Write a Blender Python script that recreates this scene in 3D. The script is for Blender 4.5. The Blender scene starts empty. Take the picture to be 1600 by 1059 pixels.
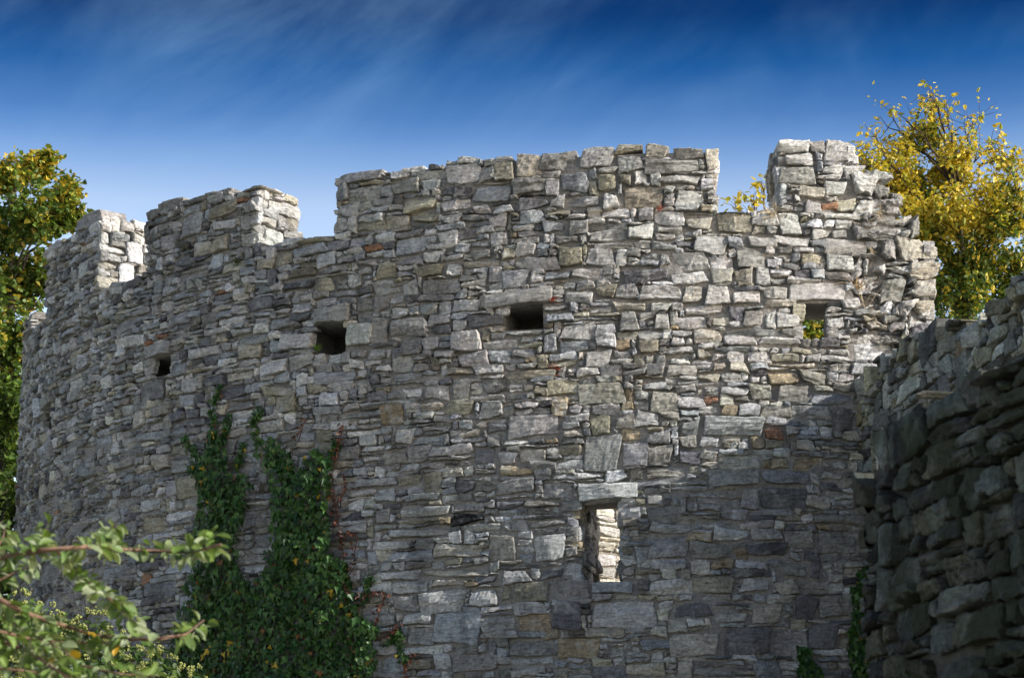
import bpy, math, random
import numpy as np
from mathutils import Vector, noise as mnoise
random.seed(7); RNG = np.random.default_rng(11)
SC = bpy.context.scene
COL = SC.collection
rad = math.radians

# ------------------------------------------------------------------ camera
PITCH = 13.0; FOC = 3778.0; EYE = 1.6                 # 85 mm lens on a 36 mm wide frame, tilted up
cam = bpy.data.cameras.new('camera'); camo = bpy.data.objects.new('camera', cam); COL.objects.link(camo)
camo.location = (0, 0, EYE); camo.rotation_euler = (rad(90 + PITCH), 0, 0)
cam.sensor_width = 36.0; cam.lens = 36.0 * FOC / 1600.0
cam.clip_start = 0.1; cam.clip_end = 5000
cam.dof.use_dof = True; cam.dof.focus_distance = 27.6; cam.dof.aperture_fstop = 7.5
SC.camera = camo

# ------------------------------------------------------------------ light
SUN_EPS, SUN_EL = 20.0, 30.0                          # degrees from straight right towards the viewer; height
sd = Vector((math.cos(rad(SUN_EPS)) * math.cos(rad(SUN_EL)), -math.sin(rad(SUN_EPS)) * math.cos(rad(SUN_EL)), math.sin(rad(SUN_EL))))
sun = bpy.data.lights.new('sun', 'SUN'); sun.energy = 3.0; sun.angle = rad(0.5); sun.color = (1.0, 0.965, 0.90)
suno = bpy.data.objects.new('sun', sun); COL.objects.link(suno); suno.location = (60, -10, 40)
suno.rotation_euler = (-sd).to_track_quat('-Z', 'Y').to_euler()

W = bpy.data.worlds.new('World'); SC.world = W; W.use_nodes = True
nt = W.node_tree; nt.nodes.clear()
def N(t, k, **kw):
    n = t.nodes.new(k)
    for a, b in kw.items(): setattr(n, a, b)
    return n
sky = N(nt, 'ShaderNodeTexSky', sky_type='NISHITA', sun_disc=False)
sky.sun_elevation = rad(SUN_EL); sky.sun_rotation = math.atan2(sd.x, sd.y)
sky.air_density = 1.0; sky.dust_density = 3.5; sky.ozone_density = 1.6
tc = N(nt, 'ShaderNodeTexCoord'); sep = N(nt, 'ShaderNodeSeparateXYZ'); nt.links.new(tc.outputs['Generated'], sep.inputs[0])
ramp = N(nt, 'ShaderNodeValToRGB'); nt.links.new(sep.outputs['Z'], ramp.inputs[0])
el = ramp.color_ramp.elements
el[0].position = 0.0; el[0].color = (2.2, 2.05, 1.9, 1)
el[1].position = 1.0; el[1].color = (0.10, 0.18, 0.32, 1)
for p, c in ((0.20, (1.75, 1.6, 1.5)), (0.277, (1.10, 1.0, 0.99)), (0.293, (0.62, 0.71, 0.84)), (0.304, (0.34, 0.50, 0.71)), (0.312, (0.20, 0.37, 0.60)), (0.331, (0.03, 0.19, 0.41)), (0.353, (0.004, 0.07, 0.20)), (0.5, (0.03, 0.10, 0.22))):
    e = el.new(p); e.color = (*c, 1)
mul = N(nt, 'ShaderNodeMix', data_type='RGBA', blend_type='MULTIPLY'); mul.inputs['Factor'].default_value = 1.0
nt.links.new(sky.outputs[0], mul.inputs[6]); nt.links.new(ramp.outputs[0], mul.inputs[7])
# thin cirrus: broad soft veils, combed by a finer fibre pattern
def wisps(rot, scale, loc, detail, lo, hi):
    r_ = N(nt, 'ShaderNodeVectorRotate', rotation_type='Y_AXIS'); r_.inputs['Angle'].default_value = rad(rot); nt.links.new(tc.outputs['Generated'], r_.inputs['Vector'])
    m_ = N(nt, 'ShaderNodeMapping'); m_.inputs['Scale'].default_value = scale; m_.inputs['Location'].default_value = loc; nt.links.new(r_.outputs[0], m_.inputs[0])
    z_ = N(nt, 'ShaderNodeTexNoise'); z_.inputs['Scale'].default_value = 1.0; z_.inputs['Detail'].default_value = detail; z_.inputs['Roughness'].default_value = 0.58; z_.inputs['Distortion'].default_value = 0.35
    nt.links.new(m_.outputs[0], z_.inputs['Vector'])
    q_ = N(nt, 'ShaderNodeMapRange', interpolation_type='SMOOTHSTEP'); q_.inputs[1].default_value = lo; q_.inputs[2].default_value = hi; nt.links.new(z_.outputs[0], q_.inputs[0]); return q_.outputs[0]
veil = wisps(-35, (6.0, 3.0, 4.0), (1.7, 0.9, 0.3), 5, 0.42, 0.70); fibre = wisps(-58, (30.0, 6.0, 9.0), (1.7, 0.4, 2.2), 6, 0.25, 0.78)
cm = N(nt, 'ShaderNodeMath', operation='MULTIPLY'); nt.links.new(veil, cm.inputs[0]); nt.links.new(fibre, cm.inputs[1])
cm2 = N(nt, 'ShaderNodeMath', operation='MULTIPLY'); nt.links.new(cm.outputs[0], cm2.inputs[0]); cm2.inputs[1].default_value = 0.30
mx = N(nt, 'ShaderNodeMix', data_type='RGBA', blend_type='MIX'); nt.links.new(cm2.outputs[0], mx.inputs['Factor'])
mx.inputs[7].default_value = (1.1, 2.0, 3.1, 1)
nt.links.new(mul.outputs[2], mx.inputs[6])
bg = N(nt, 'ShaderNodeBackground'); bg.inputs[1].default_value = 0.15
wo = N(nt, 'ShaderNodeOutputWorld'); nt.links.new(mx.outputs[2], bg.inputs[0]); nt.links.new(bg.outputs[0], wo.inputs[0])
vs = SC.view_settings; vs.view_transform = 'Standard'; vs.look = 'None'; vs.exposure = 0.90; vs.gamma = 1.0; vs.use_curve_mapping = False
SC.cycles.max_bounces = 6; SC.cycles.diffuse_bounces = 3; SC.cycles.transparent_max_bounces = 4

# ------------------------------------------------------------------ helpers
def at(x, y, d):
    """world point at horizontal distance d along the sight line through photo pixel x, y"""
    p = rad(PITCH); X = x - 800.0; Y = 529.0 - y
    v = Vector((X, FOC * math.cos(p) - Y * math.sin(p), Y * math.cos(p) + FOC * math.sin(p)))
    v *= d / math.hypot(v.x, v.y)
    return Vector((v.x, v.y, v.z + EYE))
def pixel(p):
    q = rad(PITCH); z = p[2] - EYE
    fw = p[1] * math.cos(q) + z * math.sin(q); up = -p[1] * math.sin(q) + z * math.cos(q)
    return 800 + FOC * p[0] / fw, 529 - FOC * up / fw
def mesh_obj(name, verts, faces, mat, parent=None, tint=None, seed=None, smooth=False, origin=None):
    me = bpy.data.meshes.new(name)
    verts = np.asarray(verts, float)
    if origin is not None: verts = verts - np.asarray(origin, float)
    me.from_pydata(verts.tolist(), [], faces if isinstance(faces, list) else faces.tolist())
    if tint is not None:
        a = me.attributes.new('tint', 'FLOAT_COLOR', 'POINT'); t = np.asarray(tint, np.float32)
        if t.ndim == 1: t = np.tile(t, (len(verts), 1))
        a.data.foreach_set('color', np.concatenate([t, np.ones((len(t), 1), np.float32)], 1).ravel())
    if seed is not None:
        a = me.attributes.new('seed', 'FLOAT', 'POINT'); s = np.asarray(seed, np.float32)
        if s.ndim == 0: s = np.full(len(verts), float(s), np.float32)
        a.data.foreach_set('value', s)
    me.materials.append(mat)
    if smooth: me.polygons.foreach_set('use_smooth', [True] * len(me.polygons))
    me.update()
    o = bpy.data.objects.new(name, me); COL.objects.link(o)
    if origin is not None: o.location = origin
    if parent is not None:
        o.parent = parent
        if origin is not None: o.location = Vector(origin) - parent.location
        else: o.location = -parent.location
    return o
def thing(name, label, cat, loc=(0, 0, 0), group=None):
    o = bpy.data.objects.new(name, None); COL.objects.link(o); o.location = loc
    o['label'] = label; o['category'] = cat; o['kind'] = 'thing'
    if group: o['group'] = group
    return o
def tag(o, label, cat, group=None):
    o['label'] = label; o['category'] = cat
    if group: o['group'] = group
class MB:
    """collects verts, faces and a tint per vertex"""
    def __init__(s): s.v = []; s.f = []; s.t = []; s.s = []; s.n = 0
    def add(s, v, f, t=(.3, .3, .3), seed=0.0):
        v = np.asarray(v, float); s.v.append(v); s.f += [tuple(i + s.n for i in q) for q in f]; s.n += len(v)
        s.t.append(np.tile(np.asarray(t, np.float32), (len(v), 1))); s.s.append(np.full(len(v), seed, np.float32))
    def tube(s, pts, radii, sides=6, t=(.1, .08, .06)):
        pts = [Vector(p) for p in pts]; V = []; F = []
        for i, p in enumerate(pts):
            d = (pts[min(i + 1, len(pts) - 1)] - pts[max(i - 1, 0)]).normalized()
            a = d.cross(Vector((0.31, 0.2, 0.93))); a = a.normalized() if a.length > 1e-4 else Vector((1, 0, 0)); b = d.cross(a)
            for k in range(sides):
                th = 2 * math.pi * k / sides; q = p + (a * math.cos(th) + b * math.sin(th)) * radii[i]; V.append(tuple(q))
        for i in range(len(pts) - 1):
            for k in range(sides):
                k2 = (k + 1) % sides; F.append((i * sides + k, i * sides + k2, (i + 1) * sides + k2, (i + 1) * sides + k))
        F.append(tuple(range(sides))[::-1]); F.append(tuple((len(pts) - 1) * sides + k for k in range(sides)))
        s.add(V, F, t)
    def build(s, name, mat, parent=None, smooth=False, origin=None):
        return mesh_obj(name, np.concatenate(s.v), s.f, mat, parent, np.concatenate(s.t), np.concatenate(s.s), smooth, origin)

# ------------------------------------------------------------------ materials
def new_mat(name):
    m = bpy.data.materials.new(name); m.use_nodes = True; t = m.node_tree
    b = t.nodes['Principled BSDF']; b.inputs['Roughness'].default_value = 0.92
    b.inputs['Specular IOR Level'].default_value = 0.2
    return m, t, b
def mixc(t, fac, a, b, mode='MIX'):
    n = N(t, 'ShaderNodeMix', data_type='RGBA', blend_type=mode)
    for sock, v in ((n.inputs['Factor'], fac), (n.inputs[6], a), (n.inputs[7], b)):
        if hasattr(v, 'links'): t.links.new(v, sock)
        elif isinstance(v, tuple): sock.default_value = (*v, 1)
        else: sock.default_value = v
    return n.outputs[2]
def ramp_of(t, src, *stops):
    r = N(t, 'ShaderNodeValToRGB'); e = r.color_ramp.elements
    e[0].position, e[1].position = stops[0][0], stops[-1][0]
    e[0].color = (stops[0][1],) * 3 + (1,); e[1].color = (stops[-1][1],) * 3 + (1,)
    for p, v in stops[1:-1]: q = e.new(p); q.color = (v,) * 3 + (1,)
    t.links.new(src, r.inputs[0]); return r.outputs[0]
def noise_of(t, vec, scale, detail=5, rough=0.6, w=None, dist=0.0):
    n = N(t, 'ShaderNodeTexNoise', noise_dimensions='4D' if w is not None else '3D')
    n.inputs['Scale'].default_value = scale; n.inputs['Detail'].default_value = detail; n.inputs['Roughness'].default_value = rough
    n.inputs['Distortion'].default_value = dist
    t.links.new(vec, n.inputs['Vector'])
    if w is not None: t.links.new(w, n.inputs['W'])
    return n.outputs[0]
def math_of(t, op, a, b):
    n = N(t, 'ShaderNodeMath', operation=op)
    for i, v in ((0, a), (1, b)):
        if hasattr(v, 'links'): t.links.new(v, n.inputs[i])
        else: n.inputs[i].default_value = v
    return n.outputs[0]
def stone_material(name, lichen=(0.62, 0.62, 0.58), lichen_at=0.60, moss=None, bump=1.0, dim=1.0):
    m, t, b = new_mat(name)
    geo = N(t, 'ShaderNodeNewGeometry'); pos = geo.outputs['Position']
    col = N(t, 'ShaderNodeAttribute', attribute_name='tint').outputs['Color']
    sd_ = N(t, 'ShaderNodeAttribute', attribute_name='seed').outputs['Fac']
    lay = N(t, 'ShaderNodeMapping'); lay.inputs['Scale'].default_value = (1, 1, 5.5); t.links.new(pos, lay.inputs[0])
    n1 = noise_of(t, pos, 5.0, 6, 0.65, sd_, 0.3)
    n2 = noise_of(t, lay.outputs[0], 7.0, 7, 0.72, sd_, 0.5)
    n3 = noise_of(t, pos, 26.0, 6, 0.8, sd_)
    n4 = noise_of(t, pos, 9.0, 7, 0.7, math_of(t, 'ADD', sd_, 7.7), 0.8)
    c = mixc(t, 1.0, col, ramp_of(t, n2, (0.28, 0.40), (0.5, 1.0), (0.72, 1.5)), 'MULTIPLY')
    c = mixc(t, 0.85, c, ramp_of(t, n3, (0.32, 0.30), (0.5, 1.0), (0.70, 1.6)), 'MULTIPLY')
    c = mixc(t, ramp_of(t, n4, (0.555, 0.0), (0.68, 0.62)), c, (0.10, 0.098, 0.10))          # dark weathering crust
    c = mixc(t, ramp_of(t, n1, (lichen_at - 0.05, 0.0), (lichen_at + 0.08, 0.75)), c, lichen)  # pale lichen and lime
    run = N(t, 'ShaderNodeMapping'); run.inputs['Scale'].default_value = (1.5, 1.5, 0.35); t.links.new(pos, run.inputs[0])
    c = mixc(t, 1.0, c, ramp_of(t, noise_of(t, run.outputs[0], 1.6, 6, 0.62, None, 0.4), (0.34, 0.58), (0.52, 1.0), (0.72, 1.15)), 'MULTIPLY')   # rain streaks and dirt
    if moss:
        c = mixc(t, ramp_of(t, noise_of(t, pos, 2.2, 6, 0.6), (0.44, 0.0), (0.58, 0.75)), c, moss)
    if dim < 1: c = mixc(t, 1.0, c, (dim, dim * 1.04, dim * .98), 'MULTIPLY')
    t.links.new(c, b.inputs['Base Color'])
    hsum = math_of(t, 'ADD', math_of(t, 'MULTIPLY', n2, 1.0), math_of(t, 'MULTIPLY', n3, 0.8))
    vor = N(t, 'ShaderNodeTexVoronoi', feature='DISTANCE_TO_EDGE'); vor.inputs['Scale'].default_value = 9.0
    wv = N(t, 'ShaderNodeVectorMath', operation='ADD'); t.links.new(lay.outputs[0], wv.inputs[0])
    ns = N(t, 'ShaderNodeTexNoise'); ns.inputs['Scale'].default_value = 6.0; t.links.new(pos, ns.inputs['Vector']); t.links.new(ns.outputs['Color'], wv.inputs[1])
    t.links.new(wv.outputs[0], vor.inputs['Vector'])
    hsum = math_of(t, 'ADD', hsum, math_of(t, 'MULTIPLY', ramp_of(t, vor.outputs[0], (0.0, 0.0), (0.05, 1.0)), 0.22))
    bp = N(t, 'ShaderNodeBump'); bp.inputs['Strength'].default_value = 0.75 * bump; bp.inputs['Distance'].default_value = 0.03
    t.links.new(hsum, bp.inputs['Height']); t.links.new(bp.outputs[0], b.inputs['Normal'])
    return m
def mortar_material(name, ca, cb):
    m, t, b = new_mat(name)
    geo = N(t, 'ShaderNodeNewGeometry'); pos = geo.outputs['Position']
    n1 = noise_of(t, pos, 3.0, 6, 0.65); n2 = noise_of(t, pos, 40.0, 6, 0.75); n3 = noise_of(t, pos, 12.0, 5, 0.6)
    c = mixc(t, ramp_of(t, n1, (0.3, 0.0), (0.7, 1.0)), ca, cb)
    c = mixc(t, 1.0, c, ramp_of(t, n2, (0.3, 0.55), (0.72, 1.35)), 'MULTIPLY')
    t.links.new(c, b.inputs['Base Color'])
    h = math_of(t, 'ADD', math_of(t, 'MULTIPLY', n3, 1.0), math_of(t, 'MULTIPLY', n2, 0.5))
    bp = N(t, 'ShaderNodeBump'); bp.inputs['Strength'].default_value = 0.9; bp.inputs['Distance'].default_value = 0.035
    t.links.new(h, bp.inputs['Height']); t.links.new(bp.outputs[0], b.inputs['Normal'])
    return m
def leaf_material(name, trans=0.3, rough=0.5, spec=0.4):
    m, t, b = new_mat(name)
    col = N(t, 'ShaderNodeAttribute', attribute_name='tint').outputs['Color']
    geo = N(t, 'ShaderNodeNewGeometry')
    c = mixc(t, 0.8, col, ramp_of(t, noise_of(t, geo.outputs['Position'], 14.0, 4), (0.3, 0.65), (0.7, 1.3)), 'MULTIPLY')
    b.inputs['Roughness'].default_value = rough; b.inputs['Specular IOR Level'].default_value = spec
    t.links.new(c, b.inputs['Base Color'])
    tr = N(t, 'ShaderNodeBsdfTranslucent'); t.links.new(mixc(t, 1.0, c, (1.2, 1.15, 0.5), 'MULTIPLY'), tr.inputs[0])
    ms = N(t, 'ShaderNodeMixShader'); ms.inputs[0].default_value = trans
    out = t.nodes['Material Output']
    t.links.new(b.outputs[0], ms.inputs[1]); t.links.new(tr.outputs[0], ms.inputs[2]); t.links.new(ms.outputs[0], out.inputs[0])
    return m
def bark_material(name):
    m, t, b = new_mat(name)
    col = N(t, 'ShaderNodeAttribute', attribute_name='tint').outputs['Color']
    geo = N(t, 'ShaderNodeNewGeometry')
    c = mixc(t, 1.0, col, ramp_of(t, noise_of(t, geo.outputs['Position'], 25.0, 5), (0.3, 0.55), (0.7, 1.4)), 'MULTIPLY')
    t.links.new(c, b.inputs['Base Color']); return m
M_STONE = stone_material('weathered_limestone')
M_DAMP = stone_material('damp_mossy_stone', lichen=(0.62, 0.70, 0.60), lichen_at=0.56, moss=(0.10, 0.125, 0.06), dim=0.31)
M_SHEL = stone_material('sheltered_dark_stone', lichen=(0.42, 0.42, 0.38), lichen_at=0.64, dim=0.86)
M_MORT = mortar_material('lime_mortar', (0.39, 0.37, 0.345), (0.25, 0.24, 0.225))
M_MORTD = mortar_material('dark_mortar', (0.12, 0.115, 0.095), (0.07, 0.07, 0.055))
M_LEAF = leaf_material('leaf'); M_IVY = leaf_material('ivy_leaf', 0.15, 0.42, 0.35); M_BARK = bark_material('bark')
PAL = {'L': (.535, .525, .50), 'W': (.73, .715, .675), 'B': (.40, .415, .425), 'G': (.385, .375, .35), 'D': (.205, .205, .215),
       'E': (.53, .495, .42), 'O': (.45, .365, .245), 'V': (.40, .37, .285), 'R': (.36, .20, .125)}
def colour(k, j=0.25):
    c = np.array(PAL[k]) * (1 + RNG.normal(0, j)); return np.clip(c * (1 + RNG.normal(0, 0.012, 3)), 0.03, 0.72)

# ------------------------------------------------------------------ ground
def ground():
    m, t, b = new_mat('pale_bounce_ground')  # unseen ground, made pale to bounce fill light onto the walls
    geo = N(t, 'ShaderNodeNewGeometry'); n1 = noise_of(t, geo.outputs['Position'], 0.6, 8, 0.65)
    c = mixc(t, ramp_of(t, n1, (0.35, 0.0), (0.65, 1.0)), (0.21, 0.195, 0.11), (0.42, 0.385, 0.31)); t.links.new(c, b.inputs['Base Color'])
    g = np.concatenate([np.linspace(-2000, -80, 8), np.linspace(-70, 70, 57), np.linspace(80, 2000, 8)])
    V = [(x, y + 20, 0.12 * mnoise.noise(Vector((x * .11, y * .11, 0))) - 0.1) for y in g for x in g]; n = len(g)
    F = [(j * n + i, j * n + i + 1, (j + 1) * n + i + 1, (j + 1) * n + i) for j in range(n - 1) for i in range(n - 1)]
    o = mesh_obj('ground', V, F, m, smooth=True); o['kind'] = 'structure'
ground()

# ------------------------------------------------------------------ masonry
D, R, TH = 37.0, 10.0, rad(4.0)
AX = np.array([D * math.sin(TH), D * math.cos(TH)]); U = -AX / D; RT = np.array([-U[1], U[0]])
def cyl(s, z, h):
    """tower face: s metres along the outer face (0 faces the viewer), z up, h out of the face"""
    s = np.asarray(s, float); z = np.asarray(z, float); h = np.asarray(h, float); b = s / R; r = R + h
    x = AX[0] + r * (np.cos(b) * U[0] + np.sin(b) * RT[0]); y = AX[1] + r * (np.cos(b) * U[1] + np.sin(b) * RT[1])
    return np.stack(np.broadcast_arrays(x, y, z), -1)
def plane(o, d):
    """flat face through o along the horizontal direction d; h points to the left of d"""
    d = np.array(d, float); d /= np.hypot(*d); n = np.array([-d[1], d[0]])
    def f(s, z, h):
        s = np.asarray(s, float); h = np.asarray(h, float)
        return np.stack(np.broadcast_arrays(o[0] + d[0] * s + n[0] * h, o[1] + d[1] * s + n[1] * h, z), -1)
    f.d, f.n = d, n
    return f
def stone_shape(quad, prot, depth, rough=1.0, cell=0.034):
    """a rough block: quad = four (s, z) corners anticlockwise from bottom left; returns local s, z, h and faces"""
    q = np.asarray(quad, float); w = np.hypot(*(q[1] - q[0])); hh = np.hypot(*(q[3] - q[0]))
    nu = int(np.clip(round(w / cell), 2, 13)) + 2; nv = int(np.clip(round(hh / (cell * .85)), 1, 8)) + 2
    ea = min(0.35, 0.013 / w); eb = min(0.35, 0.010 / hh)
    a = np.concatenate([[0], np.linspace(ea, 1 - ea, nu - 1), [1]]); b = np.concatenate([[0], np.linspace(eb, 1 - eb, nv - 1), [1]])
    A, B = np.meshgrid(a, b); nr, nc = A.shape
    ca = 2 * A - 1; cb = 2 * B - 1
    # worn corners
    cut = np.zeros_like(A)
    for sx in (-1, 1):
        for sy in (-1, 1):
            k = max(0, RNG.normal(0.015, 0.06)); cut += k * np.clip(ca * sx, 0, 1) ** 4 * np.clip(cb * sy, 0, 1) ** 4
    A2 = 0.5 + ca * (1 - cut) / 2; B2 = 0.5 + cb * (1 - cut) / 2
    P = ((1 - A2) * (1 - B2))[..., None] * q[0] + (A2 * (1 - B2))[..., None] * q[1] + (A2 * B2)[..., None] * q[2] + ((1 - A2) * B2)[..., None] * q[3]
    P = P + RNG.normal(0, 0.0030 * rough, P.shape)
    # wavy long edges
    ph = RNG.uniform(0, 6.3, 2); P[..., 1] += 0.007 * rough * np.sin(A * 5 + ph[0]) * B + 0.007 * rough * np.sin(A * 6 + ph[1]) * (1 - B)
    # broken face: lowest of a few tilted planes, bedding steps and grit
    Hh = np.full(A.shape, 9.0)
    for k in range(RNG.integers(2, 5)):
        g = RNG.normal(0, (0.016, 0.013), 2) * rough * min(1.6, max(.6, w / .25))
        Hh = np.minimum(Hh, abs(RNG.normal(0.004, 0.010)) + g[0] * ca + g[1] * cb)
    Hh = np.clip(Hh, -0.035, 0.02)
    if RNG.random() < 0.55:
        lv = RNG.uniform(0.15, 0.85); Hh += np.where(B + 0.12 * np.sin(A * 4 + ph[0]) > lv, 1, 0) * RNG.choice((-1, 1)) * RNG.uniform(0.006, 0.02)
    Hh += RNG.normal(0, 0.0028 * rough, A.shape)
    rim = (A == 0) | (A == 1) | (B == 0) | (B == 1); Hh[rim] -= RNG.uniform(0.003, 0.015, rim.sum()) * rough
    H = prot + Hh
    S = P[..., 0].ravel().tolist(); Z = P[..., 1].ravel().tolist(); HH = H.ravel().tolist()
    F = [(j * nc + i, j * nc + i + 1, (j + 1) * nc + i + 1, (j + 1) * nc + i) for j in range(nr - 1) for i in range(nc - 1)]
    ring = [i for i in range(nc)] + [j * nc + nc - 1 for j in range(1, nr)] + [(nr - 1) * nc + i for i in range(nc - 2, -1, -1)] + [j * nc for j in range(nr - 2, 0, -1)]
    n0 = len(S); cs = q.mean(0)
    for i in ring:
        S.append(cs[0] + (S[i] - cs[0]) * .97); Z.append(cs[1] + (Z[i] - cs[1]) * .97); HH.append(-depth)
    L = len(ring)
    for k in range(L):
        k2 = (k + 1) % L; F.append((ring[k2], ring[k], n0 + k, n0 + k2))
    return np.array(S), np.array(Z), np.array(HH), F
class Masonry:
    def __init__(s, fmap, s0, s1, z0, z1, allowed, c=0.02):
        s.map = fmap; s.s0, s.z0, s.c = s0, z0, c; s.ns = int(round((s1 - s0) / c)); s.nz = int(round((z1 - z0) / c))
        ss = s0 + (np.arange(s.ns) + .5) * c; zz = z0 + (np.arange(s.nz) + .5) * c
        S, Z = np.meshgrid(ss, zz); s.occ = ~allowed(S, Z); s.allow = ~s.occ; s.rects = []
    def place(s, a0, b0, a1, b1, check=0.3):
        i0, i1 = int(round((a0 - s.s0) / s.c)), int(round((a1 - s.s0) / s.c)); j0, j1 = int(round((b0 - s.z0) / s.c)), int(round((b1 - s.z0) / s.c))
        i0, i1, j0, j1 = max(i0, 0), min(i1, s.ns), max(j0, 0), min(j1, s.nz)
        if i1 <= i0 or j1 <= j0: return False
        if check is not None and (s.occ[j0:j1, i0:i1] & s.allow[j0:j1, i0:i1]).mean() > check: return False
        s.occ[j0:j1, i0:i1] = True; return True
    def fill(s, wmean=0.25, hmean=0.115, pick=None, scale=None):
        c = s.c; row = 0
        while row < s.nz:
            r = s.occ[row]; i = int(np.argmin(r))
            if r[i]: row += 1; continue
            run = r[i:i + 70]; L = int(np.argmax(run)) if run.any() else len(run)
            k = scale(s.s0 + i * c, s.z0 + row * c) if scale else 1.0
            w = float(np.clip(RNG.lognormal(math.log(wmean * k), 0.48), 0.07, 0.75)); wc = max(3, int(w / c))
            if L - wc < 4: wc = L if L < 36 else L // 2
            wc = min(wc, L)
            hm = hmean * k * (0.75 + 0.35 * min(2, wc * c / wmean) ** .5)
            h = float(np.clip(RNG.lognormal(math.log(hm), 0.36), 0.055, 0.30)); hc = max(2, int(h / c))
            if i > 0:                                              # keep to the course begun on the left
                colm = s.occ[row:row + hc + 4, i - 1]; fr = int(np.argmin(colm)) if not colm.all() else len(colm)
                if abs(fr - hc) <= 2 and fr >= 2: hc = fr
            blk = s.occ[row:row + hc + 3, i:i + wc].any(1); mh = int(np.argmax(blk)) if blk.any() else len(blk)
            if mh < hc + 3: hc = mh if mh - hc < 3 else hc
            hc = min(hc, mh, s.nz - row) if mh else 1
            s.occ[row:row + hc, i:i + wc] = True
            if wc * c < 0.05 or hc * c < 0.035: continue
            a0, b0 = s.s0 + i * c, s.z0 + row * c
            s.rects.append((a0, b0, a0 + wc * c, b0 + hc * c))
def px_area(P, lo=(0, 0), hi=(1600, 1059)):
    """rough size on the photograph of a stone's outline"""
    if (P[:, 1] < 1).any(): return 0
    xy = np.array([pixel(p) for p in P]); m = xy.mean(0)
    if not (lo[0] < m[0] < hi[0] and lo[1] < m[1] < hi[1]): return 0
    x, y = xy[:, 0], xy[:, 1]
    return max(0.0, -0.5 * float(np.dot(x, np.roll(y, -1)) - np.dot(y, np.roll(x, -1))))
def link_stones(stones, parent, mat, limit=300, small='small_stones'):
    """stones: (area, verts, faces, tint, name); the largest become parts of their own"""
    stones.sort(key=lambda q: -q[0]); mb = MB()
    for k, (ar, v, f, c, nm) in enumerate(stones):
        if (k < limit and ar > 20) or nm != 'stone':
            mesh_obj(nm, v, f, mat, parent, c, RNG.uniform(0, 60), origin=v.mean(0))
        else: mb.add(v, f, c, RNG.uniform(0, 60))
    if mb.n:
        o = mb.build(small, mat, parent); o['kind'] = 'stuff'
def pick_colour(mix):
    ks = list(mix); p = np.array([mix[k] for k in ks], float); return colour(ks[RNG.choice(len(ks), p=p / p.sum())])
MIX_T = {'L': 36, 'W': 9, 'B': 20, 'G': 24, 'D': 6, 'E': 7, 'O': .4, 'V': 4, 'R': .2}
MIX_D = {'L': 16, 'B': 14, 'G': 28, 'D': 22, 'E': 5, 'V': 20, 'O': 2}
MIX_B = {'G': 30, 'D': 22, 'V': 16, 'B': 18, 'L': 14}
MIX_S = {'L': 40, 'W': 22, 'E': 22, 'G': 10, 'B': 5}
def make(fmap, r, mix=MIX_T, prot=None, depth=0.09, gap=0.0085, rough=1.0, jit=1.0, tilt=0.0, col=None, name='stone', cell=0.034):
    a0, b0, a1, b1 = r; w, h = a1 - a0, b1 - b0; g = RNG.uniform(0.3, 1.5, 4) * gap
    q = np.array([(a0 + g[0], b0 + g[1]), (a1 - g[2], b0 + g[1]), (a1 - g[2], b1 - g[3]), (a0 + g[0], b1 - g[3])])
    q += np.clip(RNG.normal(0, 1, (4, 2)) * (min(.021, w * .09), min(.017, h * .12)), -.036, .036) * jit
    c = q.mean(0); th = tilt + RNG.normal(0, 0.018) * jit; d = q - c
    q = c + np.stack([d[:, 0] * math.cos(th) - d[:, 1] * math.sin(th), d[:, 0] * math.sin(th) + d[:, 1] * math.cos(th)], -1)
    if prot is None: prot = float(np.clip(RNG.normal(0.010, 0.015), -0.022, 0.06))
    S, Z, H, F = stone_shape(q, prot, depth, rough, cell)
    v = fmap(S, Z, H)
    return (px_area(fmap(q[:, 0], q[:, 1], np.zeros(4))), v, F, pick_colour(mix) if col is None else col, name)
def core_sheet(fmap, sg, zg, keep, hf, back, name, mat, parent):
    """mortar body: a front skin with relief, a plain back skin and sides along every open edge"""
    ns, nz = len(sg), len(zg); S, Z = np.meshgrid(sg, zg)
    K = keep((S[:-1, :-1] + S[1:, 1:]) / 2, (Z[:-1, :-1] + Z[1:, 1:]) / 2)
    H = hf(S, Z)
    front = fmap(S, Z, H).reshape(-1, 3); rear = fmap(S, Z, np.full_like(H, -back)).reshape(-1, 3); n = ns * nz
    V = np.concatenate([front, rear]); idx = np.arange(n).reshape(nz, ns)
    a, b, c, d = idx[:-1, :-1][K], idx[:-1, 1:][K], idx[1:, 1:][K], idx[1:, :-1][K]
    F = [np.stack([a, b, c, d], 1), np.stack([d + n, c + n, b + n, a + n], 1)]
    Kp = np.pad(K, 1)
    for (dj, di, p, q) in ((-1, 0, (0, 1), (0, 0)), (1, 0, (1, 0), (1, 1)), (0, -1, (0, 0), (1, 0)), (0, 1, (1, 1), (0, 1))):
        nb = Kp[1 + dj:1 + dj + K.shape[0], 1 + di:1 + di + K.shape[1]]; E = K & ~nb; j, i = np.nonzero(E)
        e0 = idx[j + p[0], i + p[1]]; e1 = idx[j + q[0], i + q[1]]
        F.append(np.stack([e0, e1, e1 + n, e0 + n], 1))
    F = np.concatenate(F); used = np.unique(F); rem = np.full(2 * n, -1); rem[used] = np.arange(len(used))
    return mesh_obj(name, V[used], rem[F], mat, parent)
def fb(x, y, sc, o=3):
    return mnoise.fractal(Vector((x * sc, y * sc, 3.1)), 1.0, 2.0, o)
fbv = np.vectorize(fb, excluded=(2, 3))

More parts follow.
